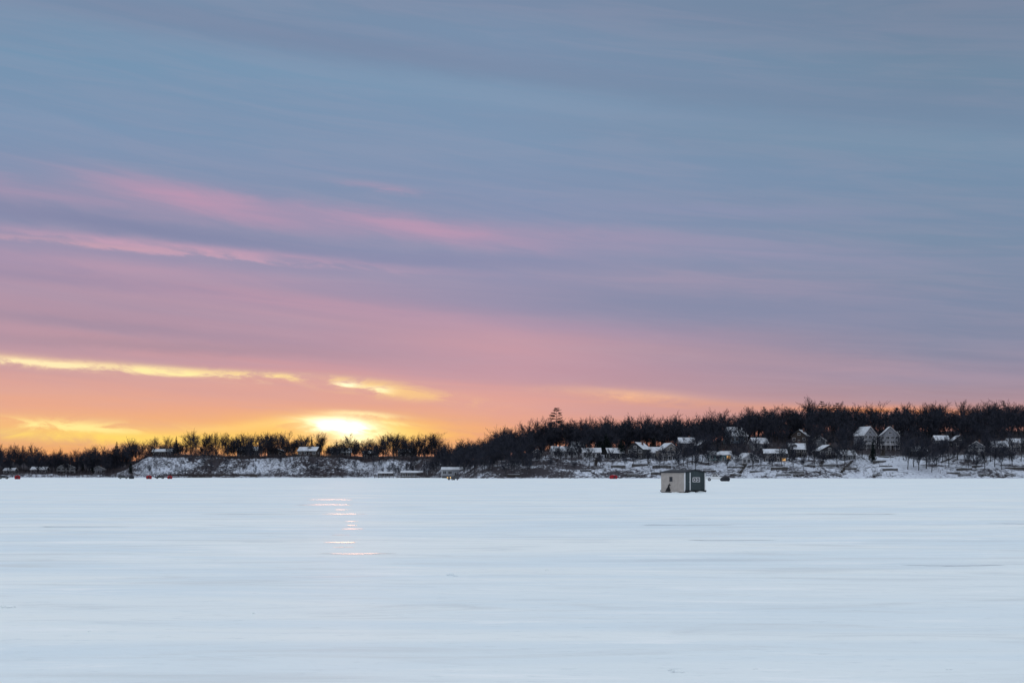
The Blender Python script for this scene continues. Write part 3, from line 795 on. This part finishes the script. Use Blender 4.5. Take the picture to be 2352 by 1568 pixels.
tent(1409, 690, 3.2, 1.8, M['red'], 'red pop-up fishing tent close to the wooded shore')
tent(1666, 405, 2.1, 1.35, M['canvas'], 'dark pop-up fishing tent beside the white pickup', 0.2)
tent(302, 700, 2.4, 1.6, M['canvas'], 'dark pop-up fishing tent beside a parked dark car')

# ------------------------------------------------------------------ fishing shack
D0 = 138.0; cxw = (1572-CX)/F*D0; th = math.radians(40)
W, L, EV, AP = 2.94, 3.1, 1.98, 2.17
e = empty('fishing_shack', (cxw, D0, 0), 'small cream and dark slate ice fishing shack on black skids', 'fishing shack', th)
mb = MB(); mb.prism([(0,.24),(W,.24),(W,EV),(W/2,AP),(0,EV)], 0, L, 'y'); link('wall', mb.mesh('shack_wall', [M['slate']]), e)
mb = MB(); nb = 14; z0 = 0.06
for i in range(nb):
    za = z0+(EV-z0)*i/nb; zb2 = z0+(EV-z0)*(i+1)/nb
    mb.add([(-.045,0.0,za),(-.045,L,za),(-.012,L,zb2),(-.012,0.0,zb2),(0,0.0,za),(0,L,za),(0,L,zb2),(0,0.0,zb2)], [(0,1,2,3),(0,4,5,1),(3,2,6,7),(0,3,7,4),(1,5,6,2)])
o = link('siding', mb.mesh('shack_siding', [M['cream']]), e); o['label'] = 'cream lapped siding on the long side'
n = 11
for i in range(1, n):
    x = W*i/n
    if 0.1 < x < 0.86 or 1.0 < x < 2.3: continue
    mb = MB(); mb.box(x-.02, x+.02, -.018, 0, .26, EV-.02); link('batten', mb.mesh('batten', [M['slate']]), e)
for q in ((-.05, .10, -.045, .12, EV-.01), (.72, .84, -.04, .26, EV-.02), (W-.07, W+.03, -.04, .12, EV-.03)):
    mb = MB(); mb.box(q[0], q[1], q[2], -.001, q[3], q[4]); link('corner_board', mb.mesh('shack_trim', [M['trim']]), e)
mb = MB(); mb.box(.14, .70, -.03, -.001, .28, 1.86); dr = link('door', mb.mesh('shack_door', [M['slate']]), e)
mb = MB(); mb.box(.60, .65, -.08, -.03, 1.0, 1.12); link('handle', mb.mesh('door_handle', [M['rim']]), dr)
mb = MB(); wx0, wx1, wz0, wz1 = 1.20, 2.10, 1.10, 1.44
mb.box(wx0, wx1, -.03, -.001, wz0, wz1); wo = link('window', mb.mesh('shack_pane', [M['glass']]), e)
mb = MB(); b_ = .055
mb.box(wx0-b_, wx1+b_, -.055, -.001, wz1, wz1+b_); mb.box(wx0-b_, wx1+b_, -.055, -.001, wz0-b_, wz0)
mb.box(wx0-b_, wx0, -.05, -.001, wz0, wz1); mb.box(wx1, wx1+b_, -.05, -.001, wz0, wz1); mb.box((wx0+wx1)/2-.025, (wx0+wx1)/2+.025, -.05, -.03, wz0, wz1)
link('frame', mb.mesh('shack_frame', [M['trim']]), wo)
for q in (wx0+.22, wx1-.22):
    mb = MB(); mb.box(q-.07, q+.07, -.038, -.03, wz0+.10, wz1-.12); link('curtain', mb.mesh('curtain', [M['trim']]), wo)
mb = MB(); mb.box(-.06, -.046, 1.50, 1.95, 1.08, 1.56); wo = link('window', mb.mesh('shack_side_pane', [M['glass']]), e)
mb = MB(); mb.box(-.075, -.0, 1.44, 2.01, 1.56, 1.62); mb.box(-.075, 0, 1.44, 2.01, 1.02, 1.08); mb.box(-.073, 0, 1.44, 1.50, 1.08, 1.56); mb.box(-.073, 0, 1.95, 2.01, 1.08, 1.56)
link('frame', mb.mesh('shack_side_frame', [M['cream']]), wo)
mb = MB(); ov = .12; mb.prism([(-ov,EV-.03),(W/2,AP+.02),(W+ov,EV-.03),(W+ov,EV+.05),(W/2,AP+.10),(-ov,EV+.05)], -ov, L+ov, 'y')
ro = link('roof', mb.mesh('shack_roof', [M['canvas']]), e)
mb = MB()
mb.box(.05, W-.02, .05, L-.05, .08, .236)
link('floor_frame', mb.mesh('floor_frame', [M['black']]), e)
for x in (.12, W/2, W-.12):
    mb = MB(); mb.prism([(-.25,.14),(0,.0),(L,.0),(L+.2,.14),(L+.2,.24),(-.25,.24)], x-.07, x+.07, 'x'); link('skid', mb.mesh('skid', [M['black']]), e)
sil = [(2.52,.10),(1.82,.10),(1.74,.30),(1.84,.42),(1.90,.62),(1.95,.76),(1.86,.80),(1.74,.81),(1.75,.87),(1.90,.93),(1.93,1.08),(1.98,.95),(2.06,.90),(2.12,.76),(2.20,.60),(2.34,.46),(2.44,.34),(2.46,.22),(2.60,.16)]
sil = [(2.1+(p-2.1)*.85, .10+(q-.10)*.85) for p, q in sil]
mb = MB(); n = len(sil)
mb.add([(-.052, p, q) for p, q in sil]+[(-.075, p, q) for p, q in sil], [tuple(range(n)), tuple(range(2*n-1, n-1, -1))]+[(i, (i+1) % n, n+(i+1) % n, n+i) for i in range(n)])
o = link('silhouette_cutout', mb.mesh('silhouette', [M['black']]), e); o['label'] = 'black sitting animal silhouette on the siding'
def clump(px, py, r, hgt, lab, name='snow_clump', seed=0):
    D = F*CAMZ/(py-HY); x = (px-CX)/F*D
    bm = bmesh.new(); bmesh.ops.create_icosphere(bm, subdivisions=4, radius=1)
    for v in bm.verts:
        n = mnoise.fractal(v.co*2.2+Vector((seed*3.1, 0, 0)), 1, 2, 4)
        v.co *= 1+0.35*n
        v.co.x *= r; v.co.y *= r*.7; v.co.z = max(-0.02, v.co.z*hgt)
    me = bpy.data.meshes.new('snow_clump'); bm.to_mesh(me); bm.free(); me.materials.append(M['snow'])
    for p in me.polygons: p.use_smooth = True
    o = link(name, me, None, (x, D, 0)); top(o, lab, 'snow', 'snow lumps on the lake')
for i, (px, py, r, hh) in enumerate([(1035,1321,.07,.035),(1046,1323,.04,.02),(20,1395,.09,.03),(8,1392,.06,.025),(582,1409,.02,.02),(1556,1543,.06,.018),(1545,1539,.04,.018),(1735,1536,.02,.010),(2180,1537,.03,.010),(1255,1309,.03,.02),(205,1450,.02,.012)]):
    clump(px, py, r, hh, 'small rough lump of snow on the smooth lake surface', seed=i)
for i, (dx, dy, r, hh) in enumerate([(0.9,-.12,.35,.10),(2.2,-.1,.5,.12),(-.2,1.0,.4,.06)]):
    p = Matrix.Rotation(th, 3, 'Z') @ Vector((dx, dy, 0))
    Dd = D0+p.y
    clump(CX+(cxw+p.x)/Dd*F, HY+CAMZ/Dd*F, r, hh, 'low snow drift against the fishing shack', 'snow_drift', 20+i)

# ------------------------------------------------------------------ sky (world)
w = bpy.data.worlds.new('World'); scene.world = w; w.use_nodes = True
nt = NT(w.node_tree); bg = w.node_tree.nodes['Background']
tc = nt.n.new('ShaderNodeTexCoord').outputs['Generated']
sp = nt.n.new('ShaderNodeSeparateXYZ'); nt.l.new(tc, sp.inputs[0])
x, y, z = sp.outputs
hyp = nt.m('MAXIMUM', nt.m('SQRT', nt.m('ADD', nt.m('MULTIPLY', x, x), nt.m('MULTIPLY', y, y))), 0.05)
u = nt.m('MULTIPLY', nt.m('ARCTAN2', x, y), 57.2958)
v = nt.m('MULTIPLY', nt.m('DIVIDE', z, hyp), 57.2958)
v = nt.m('MINIMUM', v, 90.0)
tilt = nt.smooth(v, 0, 11, 0.045, 0.125, 'LINEAR')
vt = nt.m('MULTIPLY_ADD', u, tilt, v)
def PU(px): return math.degrees(math.atan((px-CX)/F))
def PV(px, py): return (HY-py)/F*57.2958*math.cos(math.atan((px-CX)/F))
n_b = nt.noise(nt.xyz(nt.m('MULTIPLY', u, 0.36), nt.m('MULTIPLY', vt, 1.5), 8.1), 1, 6, 0.64, 0.6)
n_c = nt.noise(nt.xyz(nt.m('MULTIPLY', u, 0.15), nt.m('MULTIPLY', vt, 1.7), 4.7), 1, 5, 0.58, 0.6)
n_d = nt.noise(nt.xyz(nt.m('MULTIPLY', u, 0.035), nt.m('MULTIPLY', vt, 0.62), 14.7), 1, 4, 0.5, 0.3)
amp = nt.smooth(v, 0, 9, 0.4, 2.0, 'LINEAR')
wv = nt.m('MULTIPLY_ADD', nt.m('SUBTRACT', n_d, 0.5), amp, v)
wvf = nt.m('MULTIPLY_ADD', nt.m('SUBTRACT', n_b, 0.5), 0.6, v)
vmax = 20.0
fac = nt.m('DIVIDE', wv, vmax, clamp=True)
def rmp(px, lst): return nt.ramp(fac, [(min(1, max(0, PV(px, p)/vmax)), lin(c)) for p, c in lst])
L_ = rmp(200, [(0,(118,143,171)),(150,(118,149,178)),(300,(124,149,179)),(400,(130,147,177)),(480,(138,144,173)),(550,(149,145,174)),(610,(167,148,174)),(690,(181,150,168)),(770,(190,150,163)),(830,(205,156,159)),(880,(224,166,152)),(940,(236,171,140)),(1000,(248,184,116)),(1040,(246,162,92)),(1090,(228,125,75))])
M_ = rmp(1176, [(0,(120,140,168)),(200,(122,148,177)),(350,(126,149,178)),(500,(134,147,178)),(600,(143,147,177)),(690,(161,148,174)),(770,(188,152,169)),(850,(210,156,162)),(920,(225,163,152)),(980,(230,161,142)),(1040,(224,151,130)),(1090,(220,143,122))])
R_ = rmp(2200, [(0,(112,133,158)),(200,(113,138,163)),(400,(118,143,170)),(550,(121,142,168)),(700,(126,139,165)),(790,(136,139,162)),(860,(154,141,159)),(915,(180,144,148)),(950,(208,147,128)),(1000,(216,140,110)),(1090,(216,132,100))])
c = nt.mix(nt.smooth(u, PU(200), PU(1176), kind='LINEAR'), L_, M_)
c = nt.mix(nt.smooth(u, PU(1176), PU(2150), kind='LINEAR'), c, R_)
stri = nt.smooth(n_c, 0.35, 0.70)
band = nt.smooth(n_d, 0.38, 0.64)
low = nt.smooth(v, 1.0, 14.0, 1.0, 0.5, 'LINEAR')
c = nt.mix(nt.m('MULTIPLY', nt.m('MULTIPLY', band, low), 0.22), c, lin((130, 137, 167)))
c = nt.mix(nt.m('MULTIPLY', nt.m('MULTIPLY', stri, low), 0.15), c, lin((196, 170, 184)))
def streak(px, py, hl, hh, slope, col, strength, nz=None, gain=1.0):
    global c
    cu, cv = PU(px), PV(px, py); a = hl/57.02; b = hh/57.02
    s1 = nt.m('MULTIPLY_ADD', u, slope, wvf)
    s2 = nt.m('MULTIPLY_ADD', s1, 1/b, -(cv+slope*cu)/b)
    s3 = nt.m('MULTIPLY_ADD', u, 1/a, -cu/a)
    q = nt.m('MULTIPLY_ADD', s2, s2, nt.m('MULTIPLY', s3, s3))
    k = nt.m('POWER', 0.36788, q)
    k = nt.m('MULTIPLY', k, nz if nz is not None else strength)
    if nz is not None: k = nt.m('MULTIPLY', k, strength, clamp=True)
    cc = lin(col); cc = tuple(t*gain for t in cc[:3]) + (1.0,)
    c = nt.mix(k, c, cc)
ns = nt.smooth(n_c, 0.32, 0.60, 0.65, 1.1)
nf = nt.smooth(n_b, 0.34, 0.62, 0.45, 1.15)
nh = nt.smooth(n_b, 0.40, 0.60, 0.10, 1.2)
streak(900,128,900,42,.125,(119,135,164),.6)
streak(1900,250,700,34,.12,(116,137,164),.5)
streak(1050,205,700,40,.12,(128,157,184),.45)
streak(2100,330,500,36,.10,(125,150,174),.5)
streak(150,452,420,28,.09,(172,149,176),.65,ns)
streak(470,465,230,26,.17,(192,152,178),.85,ns)
streak(760,500,420,22,.15,(178,151,178),.6,ns)
streak(880,430,85,8,.12,(182,153,178),.55,nf)
streak(1000,525,240,21,.13,(190,153,179),.85,ns)
streak(1350,545,260,26,.06,(168,150,177),.6,ns)
streak(1700,575,420,30,.09,(152,149,177),.6,ns)
streak(1650,485,300,14,.06,(142,148,178),.5,ns)
streak(250,515,420,24,.10,(128,134,167),.75)
streak(450,572,430,10,.065,(204,161,182),.8,nf)
streak(520,590,330,5,.06,(206,164,184),.5,nh)
streak(150,556,300,6,.04,(204,162,178),.7,nf)
streak(1050,600,300,20,.03,(135,139,172),.6)
streak(1650,650,420,24,.08,(162,150,174),.6,ns)
streak(250,610,500,16,.06,(186,153,174),.5,ns)
streak(300,655,600,16,.07,(150,140,168),.65)
streak(1700,710,450,38,.06,(129,139,168),.7)
streak(1150,735,420,16,.10,(166,147,172),.5)
streak(200,745,400,16,.07,(160,141,162),.65)
streak(350,795,400,14,.03,(168,142,158),.6)
streak(700,700,500,26,.10,(198,154,171),.5,ns)
streak(1150,800,300,32,.10,(210,159,166),.45)
streak(1850,835,450,20,.09,(180,152,166),.55,ns)
streak(1000,940,500,40,.0,(232,168,150),.4)
streak(250,885,500,14,.03,(222,164,152),.5,nf)
# yellow gap in the cloud
streak(150,834,420,12,.055,(250,208,160),.5,nf)
streak(60,829,300,8,.05,(255,232,180),1.0,nh,1.05)
streak(390,852,140,8,.06,(255,234,165),1.0,nh,1.08)
streak(640,862,180,7,.05,(255,222,155),.95,nh,1.02)
streak(870,890,110,15,.10,(255,214,130),.85,nh,1.04)
streak(800,882,30,6,.05,(255,245,200),1.2,nh,1.2)
streak(868,893,34,7,.03,(255,246,190),1.2,nh,1.2)
streak(980,905,120,10,.14,(248,198,142),.75,nh)
streak(1430,906,150,11,.07,(250,192,148),.85,nf,1.02)
streak(1650,925,300,8,.05,(222,160,138),.5,nf)
streak(2030,942,190,8,.03,(250,160,104),.9,nf)
# lower glow near the sun
streak(560,1012,640,38,.0,(254,182,98),.7,nf)
streak(120,978,320,15,.03,(255,232,150),1.0,nh,1.06)
streak(250,1003,400,12,.02,(255,218,108),.9,nf,1.04)
streak(560,1002,270,17,-.02,(255,212,104),.95,nf,1.06)
streak(640,972,160,10,-.09,(255,222,140),.85,nf,1.03)
streak(800,985,320,42,.0,(254,184,106),.75,nf)
streak(800,988,190,28,.03,(255,206,105),.85,nf,1.06)
streak(800,983,120,20,.06,(255,230,135),1.0,nf,1.1)
streak(830,951,72,6,.06,(255,236,170),.95,nf,1.15)
streak(745,966,60,6,.05,(255,240,180),.95,nf,1.15)
streak(880,968,60,5,.08,(255,228,150),.8,nh,1.08)
streak(785,982,64,18,.05,(255,246,215),1.25,nt.smooth(n_b, 0.32, 0.50, 0.35, 1.2),2.0)
streak(808,1006,48,13,.02,(255,240,185),1.1,nf,1.5)
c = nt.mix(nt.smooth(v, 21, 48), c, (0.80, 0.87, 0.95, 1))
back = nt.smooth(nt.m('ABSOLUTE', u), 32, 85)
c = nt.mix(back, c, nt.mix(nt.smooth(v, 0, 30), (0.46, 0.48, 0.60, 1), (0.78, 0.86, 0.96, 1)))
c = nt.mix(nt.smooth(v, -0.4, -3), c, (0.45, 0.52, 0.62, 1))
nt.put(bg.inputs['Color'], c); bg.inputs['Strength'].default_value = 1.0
try:
    w.cycles.sampling_method = 'NONE'
except Exception as ex: print('mis', ex)

sun = bpy.data.lights.new('sun', 'SUN'); sun.energy = 0.075; sun.angle = math.radians(3.0); sun.color = (1.0, 0.50, 0.30)
so = bpy.data.objects.new('sun', sun); COL.objects.link(so)
az = PU(787); el = math.degrees((HY-985)/F)
dirv = Vector((math.sin(math.radians(az))*math.cos(math.radians(el)), math.cos(math.radians(az))*math.cos(math.radians(el)), math.sin(math.radians(el))))
so.rotation_euler = (-dirv).to_track_quat('-Z', 'Y').to_euler(); so.location = (0, 0, 50)

cam = bpy.data.cameras.new('camera'); co = bpy.data.objects.new('camera', cam); COL.objects.link(co)
co.location = (0, 0, CAMZ); co.rotation_euler = (math.pi/2, 0, 0)
cam.lens = 50; cam.sensor_width = 36; cam.shift_y = (HY-784)/2352; cam.clip_start = 0.1; cam.clip_end = 30000
scene.camera = co
scene.view_settings.view_transform = 'Standard'; scene.view_settings.look = 'None'
scene.view_settings.exposure = 0; scene.view_settings.gamma = 1
print('bare trees', count)
